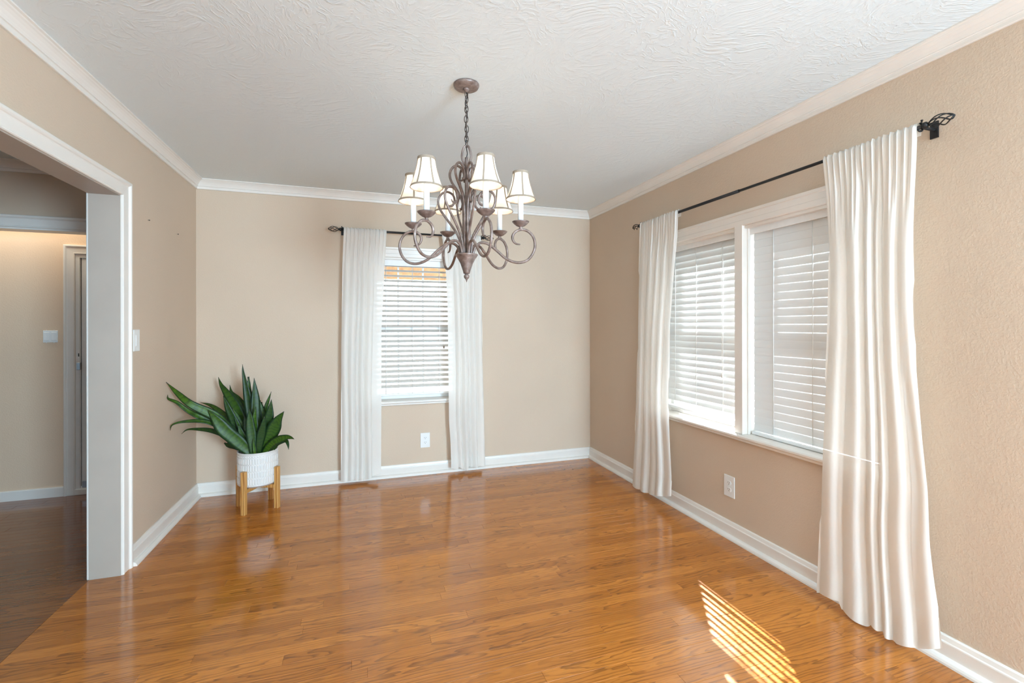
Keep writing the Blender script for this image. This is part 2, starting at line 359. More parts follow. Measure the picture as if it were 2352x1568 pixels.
# cased opening in the left wall (frame faces into the room, x grows)
o = empty('trim_3', (XL, 2.03, 0)); struct(o)
mp = lambda u, v, b: (XL+b, u, v)
z1 = OP[3]; yj = OP[2]
MB().sweep([(yj-.007, -.0005), (yj-.007, z1-.007), (OP[0]+.007, z1-.007), (OP[0]+.007, 0)], [(-a if False else -a, b) for a, b in CASE], mp).build('casing', M_trim, o)
MB().sweep([(yj-.007, 0), (yj-.007, z1-.007), (OP[0]+.007, z1-.007), (OP[0]+.007, 0)], [(-a, b) for a, b in CASE], lambda u, v, b: (XL-.128-b, u, v)).build('casing', M_trim, o)
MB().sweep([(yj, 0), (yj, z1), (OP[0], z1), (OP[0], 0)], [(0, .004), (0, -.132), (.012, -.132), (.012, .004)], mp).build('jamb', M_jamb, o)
# entry header: casing round the wide opening
o = empty('trim_4', (-3, YE, 0)); struct(o)
mp = lambda u, v, b: (u, YE-b, v)
MB().sweep([(-1.58, 0), (-1.58, 1.99), (-4.4, 1.99), (-4.4, 0)], [(-a, b) for a, b in CASE], mp).build('casing', M_trim, o)
MB().sweep([(-1.58, 0), (-1.58, 1.99), (-4.4, 1.99), (-4.4, 0)], [(0, .002), (0, -.112), (.012, -.112), (.012, .002)], mp).build('jamb', M_trim, o)

# ------------------------------------------------------------------ front door in the hall
d = empty('door_1', (-1.68, YH, 0)); struct(d)
mp = lambda u, v, b: (u, YH-b, v)
DC = [(-a*.83, b*.8) for a, b in CASE]
MB().sweep([(-1.25, 0), (-1.25, 1.872), (-2.108, 1.872), (-2.108, 0)], DC, mp).build('casing', M_trim, d)
MB().sweep([(-1.25, 0), (-1.25, 1.872), (-2.108, 1.872), (-2.108, 0)], [(0, -.11), (.030, -.11), (.030, -.050), (.026, -.050), (.026, .002), (0, .002)], mp).build('jamb', M_sash, d)
sl = MB().bbox(-2.0755, YH+.008, .05, -1.27, YH+.048, 1.846, .002)
slab = sl.build('slab', M_sash, d)
for zc, hh in ((.45, .5), (1.3, .72)):
    sub(MB().sweep([(-1.95, zc-hh/2), (-1.38, zc-hh/2), (-1.38, zc+hh/2), (-1.95, zc+hh/2)], [(0, 0), (0, .006), (.012, .009), (.02, .004), (.02, 0)], lambda u, v, b: (u, YH+.008-b, v), closed=True), 'panel_moulding', M_sash, slab)
MB().box(-2.080, YH+.012, .06, -2.0745, YH+.016, 1.85).build('weatherstrip', M_slot, d)
MB().bbox(-2.092, YH-.0035, 1.075, -2.086, YH+.001, 1.10, .0006).build('strike_plate', M_slot, d)
MB().bbox(-2.098, YH-.012, .972, -2.076, YH+.004, 1.028, .001).build('strike_plate', M_steel, d)
MB().lathe([(.0, -.02), (.024, -.018), (.027, -.006), (.022, .004), (.010, .010), (.010, .02)], 16).build('knob', M_steel, d, None)
k = bpy.data.objects['knob']; k.rotation_euler = (-PI/2, 0, 0); k.location = Vector((-2.005, YH-.014, .99))-Vector(d.location)
MB().bbox(-2.046, YH-.004, 1.035, -2.028, YH+.009, 1.105, .002).build('deadbolt', M_sash, d)
MB().bbox(-2.11, YH-.02, .0, -1.25, YH+.10, .045, .003).build('threshold', M_trim, d)
MB().bbox(-2.068, YH-.003, .052, -1.27, YH+.009, .10, .001).build('kick_strip', M_steel, d)

# ------------------------------------------------------------------ windows
WCASE = [(0, 0), (0, .014), (.004, .018), (.030, .019), (.034, .017), (.066, .018), (.070, .024), (.086, .025), (.088, .018), (.088, 0)]
def window(name, u0, u1, z0, z1, mp, muntins=(), dep=.15, mull=None):
    """mp(u, v, b): b grows into the room, 0 is the wall face"""
    root = struct(empty(name, mp((u0+u1)/2, z0, 0)))
    sgn = 1
    MB().sweep([(u0, z0), (u0, z1), (u1, z1), (u1, z0)], WCASE, mp).build('casing', M_trim, root)
    MB().sweep([(u0, z0), (u0, z1), (u1, z1), (u1, z0)], [(0, .001), (0, -dep), (-.016, -dep), (-.016, .001)], mp).build('jamb', M_trim, root)
    def bb(a, c, b0, b, d, b1, cc=.002):
        P, Q = mp(a, c, b0), mp(b, d, b1)
        return MB().bbox(*[min(p, q) for p, q in zip(P, Q)], *[max(p, q) for p, q in zip(P, Q)], cc)
    bb(u0-.11, z0-.022, -dep, u1+.11, z0, .048, .006).build('stool', M_trim, root)
    bb(u0-.10, z0-.040, 0, u1+.10, z0-.022, .030, .004).build('apron', M_trim, root)
    spans = [(u0+.016, u1-.016)]
    if mull:
        bb(mull[0], z0, -dep, mull[1], z1+.01, .018, .002).build('mullion', M_trim, root)
        for e, w in ((mull[0], -.008), (mull[1], .008)):
            bb(e, z0, -.034, e+w, z1-.016, -.018, .001).build('stop', M_trim, root)
        spans = [(u0+.016, mull[0]), (mull[1], u1-.016)]
    for a, b in spans:
        zm = (z0+z1)/2+.012
        for lo, hi, bf in ((z0+.002, zm+.018, -.098), (zm-.018, z1-.016, -.128)):
            path = [(a, lo), (b, lo), (b, hi), (a, hi)]
            pr = [(0, bf), (.034, bf), (.038, bf-.006), (.038, bf-.026), (0, bf-.026)]
            s = MB().sweep(path, pr, mp, closed=True).build('sash', M_sash, root)
            nb = len(muntins) if not mull else 0
            sub(bb(a+.03, lo+.03, bf-.016, b-.03, hi-.03, bf-.012, .0005), 'pane', M_glass, s)
            for q in muntins:
                sub(bb(q-.008, lo+.034, bf-.024, q+.008, hi-.034, bf-.005, .002), 'muntin', M_sash, s)
    return root, bb
win1, bb1 = window('window_1', *W1[::2], *W1[1::2], lambda u, v, b: (u, YB-b, v), (.322, .543))
win2, bb2 = window('window_2', W2[0], W2[2], W2[1], W2[3], lambda u, v, b: (XR-b, u, v), (), .16, (2.179, 2.240))

# ------------------------------------------------------------------ blinds
def blind(label, u0, u1, ztop, zbot, mp, tilt, cords, pitch=.0444, group='faux wood blinds in the windows', val=.05, wobble=1.0, odd={}, lift=None, tassel=None, mat=None, back=.062):
    """slats at depth `back` behind the wall face; tilt in degrees from level, room edge down"""
    c = mp((u0+u1)/2, ztop, -back); root = tag(empty('window_blind', c), label, 'blind', group)
    def bb(a, cc, b0, b, d, b1, ch=.001):
        P, Q = mp(a, cc, b0), mp(b, d, b1)
        return MB().bbox(*[min(p, q) for p, q in zip(P, Q)], *[max(p, q) for p, q in zip(P, Q)], ch)
    bb(u0, ztop-.045, -back-.022, u1, ztop-.002, -back+.018, .002).build('headrail', M_vinyl, root)
    bb(u0-.004, ztop-val, -back+.022, u1+.004, ztop-.003, -back+.030, .002).build('valance', M_vinyl, root)
    n = int((ztop-.062-zbot-.039)/pitch)+1
    zs = [ztop-.062-i*pitch for i in range(n)]
    rg = random.Random(len(label)); W = .0505; rail = zbot+.010
    cache = {}
    for i, z in enumerate(zs):
        t = math.radians(tilt+rg.uniform(-1, 1)*wobble+odd.get(i, 0)); a = []
        m = MB(); row = []
        prof = []
        for q in range(5):
            s = -.5+q/4; h = .0016*(1-(2*s)**2)
            prof.append((s*W, h+.0012)); 
        prof += [(s, h-.0024) for s, h in prof[::-1]]
        pts = []
        for s, h in prof:      # s>0 is the room side
            pts.append((s*math.cos(t)+h*math.sin(t), -s*math.sin(t)+h*math.cos(t)))
        vs = [mp(e, z+dz, -back+db) for e in (u0+.004, u1-.004) for db, dz in pts]; k = len(pts)
        m.add(vs, [(j, (j+1) % k, k+(j+1) % k, k+j) for j in range(k)]+[tuple(range(k)), tuple(range(k, 2*k))[::-1]], False)
        m.build('slat', mat or M_slat, root, mp((u0+u1)/2, z, -back))
    bb(u0+.004, rail-.010, -back-.024, u1-.004, rail+.008, -back+.024, .003).build('bottom_rail', M_vinyl, root)
    hd = W/2*math.cos(math.radians(tilt))+.0018
    for cu in cords:
        m = MB()
        for b in (-back+hd, -back-hd): m.tube([mp(cu, ztop-.04, b), mp(cu, rail+.006, b)], .0021, 5)
        for z in zs: m.tube([mp(cu, z+.002-math.sin(math.radians(tilt))*W/2, -back+hd), mp(cu, z+.002+math.sin(math.radians(tilt))*W/2, -back-hd)], .0006, 4)
        m.build('ladder_cord', M_cord, root)
    if lift:
        cu, zl = lift; b = -back+.034
        m = MB()
        for q in (-.005, .005): m.tube([mp(cu+q, ztop-.05, b), mp(cu+q*1.4, (ztop+zl)/2, b+.002), mp(cu+q*.6, zl, b)], .0011, 5)
        lc = m.build('lift_cord', M_cord, root)
        for q in (-.003, .005):
            p = Vector(mp(cu+q, zl, b))
            sub(MB().lathe([(.0012, 0), (.004, -.006), (.0055, -.022), (.0035, -.026), (.0, -.026)], 10, p), 'tassel', M_cord if not tassel else tassel, lc)
    return root
m1 = lambda u, v, b: (u, YB-b, v); m2 = lambda u, v, b: (XR-b, u, v)
blind('white slat blind with open level slats in the small window on the back wall', W1[0]+.022, W1[2]-.022, 1.903, .695, m1, 24, (.21, .44, .68), lift=(.715, 1.13), tassel=M_taupe, val=.066, mat=M_slat1)
blind('white slat blind nearer the corner, its rail hanging above the sill', 2.262, 2.99, 1.903, .697, m2, 70, (2.41, 2.66, 2.885), lift=(2.39, 1.0), wobble=.8, odd={22: 12, 24: -3})
blind('white slat blind half hidden by the wide curtain, its bottom rail resting on the sill', 1.43, 2.170, 1.903, .662, m2, 83.5, (2.03, 1.79, 1.55), pitch=.0453, wobble=.25)

# ------------------------------------------------------------------ outside
struct(MB().box(-20, YB+.2, -.5, 30, 40, -.4).build('ground', M_conc)); struct(MB().box(XR+.2, -20, -.5, 30, YB+.2, -.401).build('ground_side', M_conc))
p = tag(empty('patio_cover', (.8, 6, 2.3)), 'cedar patio roof outside the back window seen between the slats', 'patio cover')
MB().bbox(-3.2, 7.2, 2.02, 2.4, 7.29, 2.36, .004).build('beam', M_cedar, p)
for i in range(14): MB().bbox(-3.2+i*.4, YB+.2, 2.36, -3.2+i*.4+.39, 7.6, 2.38, .003).build('roof_board', M_cedar, p)
for i in range(4): MB().bbox(-2.9+i*1.7, YB+.2, 2.26, -2.86+i*1.7, 7.2, 2.36, .003).build('rafter', M_cedar, p)
for x in (-3.1, 2.3): MB().bbox(x, 7.2, -.4, x+.09, 7.29, 2.02, .004).build('post', M_cedar, p)

LEAVES=[
 ([(-0.784,3.752,0.417),(-0.872,3.703,0.578),(-0.949,3.65,0.69),(-1.082,3.616,0.783),(-1.141,3.558,0.868),(-1.185,3.494,0.953)],0.06,0),
 ([(-0.789,3.743,0.412),(-0.884,3.724,0.552),(-0.961,3.699,0.623),(-1.057,3.68,0.688),(-1.109,3.646,0.736),(-1.165,3.614,0.802),(-1.198,3.574,0.834),(-1.185,3.519,0.867)],0.038,0),
 ([(-0.791,3.723,0.414),(-0.872,3.701,0.527),(-0.956,3.68,0.619),(-1.032,3.656,0.66),(-1.138,3.642,0.666),(-1.188,3.609,0.656),(-1.185,3.56,0.63)],0.031,0),
 ([(-0.77,3.684,0.418),(-0.845,3.699,0.481),(-0.913,3.712,0.539),(-0.995,3.728,0.578),(-1.076,3.745,0.59),(-1.15,3.76,0.589),(-1.185,3.761,0.561)],0.032,0),
 ([(-0.737,3.652,0.42),(-0.822,3.655,0.511),(-0.899,3.655,0.591),(-0.941,3.644,0.662),(-0.968,3.627,0.71),(-0.985,3.608,0.743)],0.092,0),
 ([(-0.761,3.808,0.393),(-0.853,3.855,0.537),(-0.924,3.895,0.619),(-0.995,3.935,0.675),(-1.068,3.976,0.719),(-1.144,4.018,0.737)],0.043,0),
 ([(-0.756,3.817,0.39),(-0.818,3.852,0.574),(-0.888,3.89,0.72),(-0.959,3.928,0.827),(-0.993,3.953,0.873),(-1.017,3.976,0.928)],0.07,0),
 ([(-0.764,3.788,0.399),(-0.827,3.798,0.516),(-0.883,3.806,0.641),(-0.916,3.806,0.727),(-0.942,3.804,0.809)],0.061,0),
 ([(-0.753,3.837,0.393),(-0.81,3.879,0.607),(-0.875,3.924,0.737),(-0.926,3.965,0.805),(-0.946,3.995,0.863)],0.057,0),
 ([(-0.75,3.857,0.403),(-0.793,3.9,0.602),(-0.83,3.941,0.692),(-0.875,3.984,0.756),(-0.931,4.032,0.804)],0.037,0),
 ([(-0.752,3.794,0.388),(-0.766,3.799,0.581),(-0.786,3.805,0.774),(-0.806,3.812,0.905),(-0.818,3.816,0.975),(-0.822,3.817,1.031)],0.052,0),
 ([(-0.748,3.846,0.382),(-0.778,3.861,0.64),(-0.793,3.871,0.82),(-0.794,3.876,0.898),(-0.798,3.883,0.932)],0.051,1),
 ([(-0.716,3.751,0.396),(-0.726,3.762,0.586),(-0.73,3.771,0.776),(-0.735,3.781,0.86),(-0.741,3.79,0.931)],0.067,0),
 ([(-0.713,3.844,0.387),(-0.702,3.865,0.587),(-0.68,3.881,0.694),(-0.665,3.9,0.754),(-0.65,3.918,0.81)],0.04,0),
 ([(-0.675,3.716,0.402),(-0.649,3.705,0.554),(-0.627,3.695,0.661),(-0.617,3.689,0.722),(-0.61,3.684,0.783)],0.07,0),
 ([(-0.669,3.683,0.406),(-0.626,3.669,0.493),(-0.59,3.657,0.583),(-0.562,3.647,0.643),(-0.521,3.634,0.701)],0.093,0),
 ([(-0.653,3.667,0.413),(-0.6,3.633,0.477),(-0.548,3.599,0.511),(-0.496,3.565,0.531),(-0.465,3.538,0.532),(-0.44,3.513,0.525)],0.054,0),
 ([(-0.589,3.688,0.447),(-0.544,3.665,0.483),(-0.51,3.646,0.489),(-0.496,3.634,0.464),(-0.49,3.624,0.428)],0.035,0),
 ([(-0.786,3.826,0.379),(-0.848,3.86,0.41),(-0.903,3.891,0.424),(-0.943,3.918,0.428),(-0.969,3.939,0.438)],0.044,1),
 ([(-0.719,3.647,0.42),(-0.728,3.642,0.529),(-0.735,3.636,0.613),(-0.738,3.629,0.681),(-0.738,3.621,0.732)],0.064,0),
 ([(-0.721,3.816,0.38),(-0.712,3.82,0.534),(-0.706,3.826,0.657),(-0.711,3.836,0.719),(-0.717,3.846,0.757)],0.064,1),
 ([(-0.711,3.854,0.369),(-0.701,3.859,0.525),(-0.699,3.866,0.634),(-0.706,3.876,0.696),(-0.712,3.886,0.738)],0.054,1),
 ([(-0.778,3.855,0.382),(-0.88,3.913,0.51),(-0.954,3.96,0.577),(-0.998,3.999,0.62),(-1.022,4.03,0.656)],0.055,0),
 ([(-0.705,3.626,0.424),(-0.708,3.624,0.458),(-0.712,3.621,0.489),(-0.716,3.619,0.519)],0.023,0),
 ([(-0.692,3.659,0.414),(-0.672,3.645,0.524),(-0.653,3.632,0.615),(-0.645,3.622,0.676)],0.058,0),
 ([(-0.76,3.734,0.401),(-0.816,3.744,0.49),(-0.857,3.75,0.545),(-0.89,3.753,0.599),(-0.924,3.756,0.638)],0.061,0),
 ([(-0.684,3.804,0.38),(-0.638,3.799,0.533),(-0.617,3.803,0.594),(-0.6,3.808,0.635)],0.049,1),
 ([(-0.734,3.809,0.383),(-0.725,3.817,0.52),(-0.723,3.827,0.643),(-0.736,3.842,0.743),(-0.744,3.855,0.82)],0.054,0),
 ([(-0.708,3.78,0.392),(-0.658,3.771,0.51),(-0.622,3.767,0.585),(-0.601,3.768,0.615),(-0.58,3.769,0.644)],0.054,0),
 ([(-0.79,3.88,0.369),(-0.876,3.924,0.523),(-0.917,3.954,0.631),(-0.944,3.978,0.708),(-0.964,4.001,0.738)],0.051,0),
 ([(-0.745,3.729,0.401),(-0.767,3.736,0.48),(-0.781,3.741,0.556),(-0.79,3.743,0.617),(-0.796,3.745,0.662)],0.054,0),
 ([(-0.703,3.683,0.409),(-0.717,3.688,0.503),(-0.721,3.689,0.593),(-0.717,3.688,0.668),(-0.71,3.686,0.736)],0.055,0),
 ([(-0.752,3.763,0.392),(-0.797,3.783,0.502),(-0.834,3.8,0.593),(-0.868,3.817,0.669),(-0.892,3.83,0.714)],0.06,0),
 ([(-0.736,3.684,0.412),(-0.778,3.694,0.491),(-0.806,3.7,0.552),(-0.823,3.702,0.613)],0.057,0),
]
# ------------------------------------------------------------------ curtain rods
def finial(p, d, L, r):
    """twisted wire basket from p along unit vector d"""
    d = Vector(d); a = d.cross(Vector((0, 0, 1))).normalized(); b = a.cross(d); m = MB()
    for k in range(5):
        pts = []
        for i in range(13):
            t = i/12; q = 2*PI*k/5+t*PI*.9; rad = r*math.sin(PI*min(1, t*1.0))**.8 if 0 < t < 1 else 0
            pts.append(Vector(p)+d*(L*t)+(a*math.cos(q)+b*math.sin(q))*(rad+.0012))
        m.tube(pts, .0024, 6)
    return m
def rod(label, P, Q, wallpt, wn):
    P, Q, wn = Vector(P), Vector(Q), Vector(wn); d = (Q-P).normalized(); c = (P+Q)/2
    o = tag(empty('curtain_rod', c), label, 'curtain rod', 'black curtain rods')
    MB().tube([P-d*.01, P+(Q-P)*.52], .0095, 12).build('rod', M_black, o); MB().tube([P+(Q-P)*.48, Q+d*.01], .0078, 12).build('rod', M_black, o)
    for e, s in ((P, -1), (Q, 1)):
        f = finial(e+d*s*.022, d*s, .085, .021); 
        f.build('finial', M_black, o)
        MB().tube([e+d*s*t for t in (.006, .010, .018, .024)], [.010, .0135, .0135, .007], 12).build('end_cap', M_black, o)
        w0 = e-d*s*.004; wall = w0-wn*(w0-Vector(wallpt)).dot(wn)
        br = MB().tube([wall+wn*.001, w0], .006, 8)
        br.tube([w0+Vector((0, 0, .016*math.sin(t)-.0))+wn*(.016*math.cos(t)) for t in [PI*.5+PI*k/8*1.25 for k in range(9)]], .004, 6)
        bo = br.build('bracket', M_black, o)
        t = d*.014; u = Vector((0, 0, .033)); q = wn*.006
        pl = MB().add([wall+a*t+b*u+c2*q for a in (-1, 1) for b in (-1, 1) for c2 in (0.02, 1)], [(0, 1, 3, 2), (4, 6, 7, 5), (0, 4, 5, 1), (2, 3, 7, 6), (0, 2, 6, 4), (1, 5, 7, 3)])
        sub(pl, 'wall_plate', M_black, bo)
        sub(MB().tube([e+d*s*.002+Vector((0, 0, .008)), e+d*s*.002+Vector((0, 0, .022))], .0022, 6).tube([e+d*s*.002+Vector((0, 0, .021)), e+d*s*.002+Vector((0, 0, .026))], .0042, 8), 'thumb_screw', M_black, bo)
ZR = 2.106
rod('black curtain rod with twisted basket ends over the small back window', (-.145, YB-.088, ZR), (1.045, YB-.088, ZR), (0, YB, 0), (0, -1, 0))
rod('long black curtain rod with twisted basket ends over the wide right window', (XR-.088, 3.12, 2.095), (XR-.088, 1.215, 2.088), (XR, 0, 0), (-1, 0, 0))

# ------------------------------------------------------------------ curtains
def curtain(label, mp, zrod, left, right, bottom, folds, seed, pleats, base=.088, amp=.026, off=None, flare=0):
    """mp(u, v, b). left/right: [(z, u)], bottom: [(s, z)], folds: [(s0, s1, amplitude factor)] between valleys"""
    rg = random.Random(seed); NS, NT = 132, 54
    left = sorted(left); right = sorted(right)
    ph = [rg.uniform(0, 6.28) for _ in range(8)]
    def shape(s, z):
        k = min(1, max(0, (zrod-z)/.42)); k = k*k*(3-2*k)
        pl = .0055*math.sin(2*PI*pleats*s+1.4*math.sin(9*s+ph[0]))+.003*math.sin(2*PI*pleats*1.7*s+ph[1])
        w = s+.012*math.sin(5*z+ph[2]+3*s)*k
        fo = 0
        for (a, b, f) in folds:
            if a <= w <= b: t = (w-a)/(b-a); fo = f*amp*(math.sin(PI*t**1.5)**.6)-.010*f; break
        fo += .0022*math.sin(13*s+2*z+ph[3])+.0012*math.sin(21*s-3*z+ph[4])
        drop = (off(s, z) if off else 0)
        return pl*(1-k)+fo*k+drop*k
    rows = []; zt = zrod+.0125
    def u_at(s, z):
        a, b = lerp_tab(left, z), lerp_tab(right, z); return a+(b-a)*s
    V = []; F = []
    heads = [(-.030, -.0125), (-.012, -.0135), (.004, -.012), (.0165, -.003), (.0155, .007), (.000, .0135)]   # wraps over the rod: (dz, db)
    for dz, db in heads:
        for i in range(NS+1):
            s = i/NS; z = zrod+dz
            ruff = .0025*math.sin(2*PI*pleats*s+ph[5])+.0015*math.sin(2*PI*pleats*2.3*s+ph[6])
            V.append(mp(u_at(s, z), z+(ruff if dz > .003 else 0), base+db+(max(0, shape(s, zrod)+.003) if db > 0 else 0)))
    for j in range(1, NT+1):
        t = j/NT
        for i in range(NS+1):
            s = i/NS; zb = lerp_tab(bottom, s); z = zrod-.012+(zb-zrod+.012)*t
            V.append(mp(u_at(s, z), z, base+.0135+(max(0, shape(s, z)+.003) if z > zrod-.03 else shape(s, z)+.003)))
    nr = len(heads)+NT; n1 = NS+1
    F = [(j*n1+i, j*n1+i+1, (j+1)*n1+i+1, (j+1)*n1+i) for j in range(nr-1) for i in range(NS)]
    hemrows = 3
    o = MB().add(V, F, True).build('curtain', M_cloth, None, mp((left[-1][1]+right[-1][1])/2, zrod, base), fix=False)
    tag(o, label, 'curtain', 'white cotton curtain panels')
    # doubled hem along the bottom, a strip that lies on the back of the panel
    j0 = nr-1-int(NT*.045)-1; HV = []; HF = []
    for j in range(j0, nr):
        for i in range(n1):
            v = Vector(V[j*n1+i]); w = Vector(mp(0, 0, 1))-Vector(mp(0, 0, 0)); HV.append(v-w*.0022)
    rr_ = nr-j0
    HF = [(j*n1+i, j*n1+i+1, (j+1)*n1+i+1, (j+1)*n1+i) for j in range(rr_-1) for i in range(NS)]
    MB().add(HV, HF, True).build('hem', M_hem, o, o.location, fix=False)
    return o
curtain('narrow white curtain on the left side of the back window', m1, ZR, [(2.12, -.13), (1.84, -.141), (1.125, -.152), (.03, -.157)],
        [(2.12, .21), (1.857, .195), (1.56, .181), (1.267, .166), (.64, .165), (.05, .161)], [(0, .032), (.15, .030), (.33, .040), (.42, .028), (.58, .030), (.72, .034), (.77, .055), (1, .072)],
        [(0, .16, .9), (.16, .33, 1), (.33, .42, .6), (.42, .57, 1), (.57, .77, 1.1), (.77, 1.01, .25)], 3, 13)
curtain('narrow white curtain on the right side of the back window, behind the chandelier', m1, ZR, [(2.107, .68), (1.82, .71), (1.533, .725), (1.225, .729), (.633, .736), (.455, .739), (.293, .751), (.046, .758)],
        [(2.1, 1.031), (1.735, 1.039), (1.105, 1.042), (.513, 1.053), (.039, 1.069)], [(0, .052), (.2, .038), (.22, .060), (.37, .030), (.45, .022), (.50, .055), (.75, .036), (.83, .05), (1, .042)],
        [(0, .2, .3), (.2, .36, 1), (.36, .53, 1.1), (.53, .63, .7), (.63, .8, 1), (.8, 1.01, .9)], 5, 13)
curtain('white curtain at the corner end of the wide right window', m2, 2.094, [(2.11, 3.10), (1.75, 3.12), (1.128, 3.142), (.6, 3.175), (.02, 3.225)],
        [(2.09, 2.655), (1.93, 2.662), (1.695, 2.69), (1.302, 2.735), (.84, 2.757), (.64, 2.757), (.385, 2.733), (.24, 2.72), (.1, 2.73)], [(0, .022), (.15, .022), (.38, .030), (.58, .045), (.8, .075), (1, .11)],
        [(0, .22, .7), (.22, .44, 1), (.44, .60, .8), (.60, .80, 1.1), (.80, 1.01, .6)], 8, 15)
curtain('wide white curtain hanging nearest the camera, glowing where the sun is behind it', m2, 2.088, [(2.08, 1.605), (1.935, 1.592), (1.607, 1.578), (1.283, 1.587), (1.0, 1.600), (.667, 1.615), (.375, 1.626), (.04, 1.642)],
        [(2.08, 1.222), (1.87, 1.228), (1.63, 1.234), (1.39, 1.232), (1.135, 1.223), (1.05, 1.215), (.85, 1.198), (.67, 1.181), (.47, 1.177), (.34, 1.166), (.2, 1.150), (.1, 1.142)],
        [(0, .030), (.12, .045), (.22, .052), (.235, .018), (.46, .008), (.50, .030), (.56, .024), (.60, .030), (.62, .016), (.70, .016), (.85, .044), (1, .095)],
        [(0, .225, .9), (.225, .46, 1.15), (.46, .58, .9), (.58, .66, .7), (.66, .84, .9), (.84, 1.01, .6)], 13, 16)

# ------------------------------------------------------------------ outlets and switches
def plate(kind, label, cat, c, wn, w=.074, h=.122, gangs=1, rocker=True):
    """wall plate centred at c on a wall with normal wn"""
    wn = Vector(wn); t = Vector((0, 0, 1)).cross(wn); c = Vector(c)
    def P(a, z, b): return c+t*a+Vector((0, 0, z))+wn*b
    root = tag(empty(kind, c), label, cat, None)
    def slab_(name, mat, a0, z0, a1, z1, b0, b1, par, ch=.001):
        p, q = P(a0, z0, b0), P(a1, z1, b1)
        m = MB().bbox(*[min(i, j) for i, j in zip(p, q)], *[max(i, j) for i, j in zip(p, q)], ch)
        return m.build(name, mat, par) if par is root else sub(m, name, mat, par)
    slab_('cover_plate', M_plate, -w/2, -h/2, w/2, h/2, .0005, .006, root, .002)
    if rocker:
        for g in range(gangs):
            a = (g-(gangs-1)/2)*.046
            fr = slab_('switch_frame', M_plate, a-.0185, -.035, a+.0185, .035, .005, .0066, root, .0005)
            slab_('rocker', M_plate, a-.0155, -.031, a+.0155, .031, .006, .0092, fr, .0015)
        scr = [(a, z) for g in range(gangs) for a in [(g-(gangs-1)/2)*.046] for z in (-.048, .048)]
    else:
        for z in (-.0205, .0205):
            m = MB(); ring = []
            for k in range(20):
                q = 2*PI*k/20; a = .0175*math.cos(q); zz = max(-.0135, min(.0135, .0172*math.sin(q))); ring.append((a, zz))
            vs = [P(a, z+b, d_) for d_ in (.0055, .0078) for a, b in ring]
            m.add(vs, [(i, (i+1) % 20, 20+(i+1) % 20, 20+i) for i in range(20)]+[tuple(range(20, 40))])
            s = m.build('receptacle', M_plate, root)
            for a, w_ in ((-.0064, .0012), (.0064, .0012)): slab_('slot', M_slot, a-w_, z-.001, a+w_, z+.0075, .0075, .0081, s, .0002)
            sub(MB().tube([P(0, z-.0075, .0074), P(0, z-.0075, .0081)], .0026, 10, False), 'ground_hole', M_slot, s)
        scr = [(0, 0)]
    for a, z in scr: MB().tube([P(a, z, .0055), P(a, z, .0066)], .0026, 10, False).build('screw', M_plate, root)
    return root
plate('wall_outlet', 'white duplex outlet low on the back wall beneath the small window', 'outlet', (.543, YB, .295), (0, -1, 0), .084, .130, rocker=False)
plate('wall_outlet', 'white duplex outlet low on the right wall beneath the wide window', 'outlet', (XR, 2.298, .312), (-1, 0, 0), .086, .132, rocker=False)
plate('light_switch', 'single white rocker switch on the left wall beside the opening trim', 'switch', (XL, 3.128, 1.231), (1, 0, 0), .072, .122)
plate('light_switch', 'double white rocker switch on the hall wall left of the front door', 'switch', (-2.262, YH, 1.233), (0, -1, 0), .09, .092, gangs=2)

# ------------------------------------------------------------------ chandelier
CX, CY = .472, 2.117
ch = tag(empty('chandelier', (CX, CY, H)), 'bronze six-arm scroll chandelier with pleated cream bell shades hanging on a chain from the ceiling', 'chandelier')
def rad(phi, pts):
    """phi degrees from the camera's right, positive towards the camera; pts (rho, z)"""
    a = math.radians(phi); d = rr*math.cos(a)-fw*math.sin(a)
    return [Vector((CX, CY, 0))+Vector((d.x, d.y, 0))*p+Vector((0, 0, z)) for p, z in pts]
can = MB().lathe([(0, -.019), (.045, -.018), (.056, -.013), (.060, -.004), (.060, 0), (0, 0)], 36, (CX, CY, H-.001))
co = can.build('canopy', M_bronze, ch)
sub(MB().lathe([(.0, -.034), (.007, -.034), (.010, -.028), (.015, -.024), (.0155, -.0185), (0, -.0185)], 18, (CX, CY, H-.001)), 'collar', M_bronze, co)
zt, zb = H-.034, 2.150
nl = 11; step = (zt-zb)/nl
for i in range(nl):
    zc = zt-step*(i+.5); a = (i % 2)*PI/2+.5+(i*.13); hh, ww = step*.5+.0055, .0085; pts = []
    for k in range(17):
        q = 2*PI*k/16; x = ww*math.copysign(abs(math.cos(q))**.8, math.cos(q)); pts.append((CX+.0015*math.sin(i*2.1)+x*math.cos(a), CY+x*math.sin(a), zc+hh*math.sin(q)))
    MB().tube(pts, .0021, 6, cap=False).build('chain_link', M_chain, ch)
MB().tube(cr([(CX+.004*math.sin(i*1.9), CY+.004*math.cos(i*1.9), zt+.004-(zt-2.085)*i/12) for i in range(13)], 4), .0022, 6).build('power_cord', M_black, ch)
for s in (-1, 1):
    MB().tube(cr(rad(0, [(s*.002, 2.156), (s*.012, 2.146), (s*.021, 2.115), (s*.019, 2.088), (s*.006, 2.062), (s*-.001, 2.045), (s*.006, 2.034)]), 5), .005, 8).build('hanging_loop', M_bronze, ch)
MB().tube([(CX, CY, z) for z in (1.64, 1.8, 2.0, 2.098)], .0082, 10).build('center_rod', M_bronze, ch)
cup = [(0, 1.640), (.047, 1.641), (.052, 1.6455), (.0535, 1.643), (.050, 1.637), (.040, 1.622), (.030, 1.603), (.0225, 1.583), (.017, 1.566), (.015, 1.556), (.012, 1.554), (0, 1.554)]
co = MB().lathe(cup, 28, (CX, CY, 0)).build('hub_cup', M_bronze, ch)
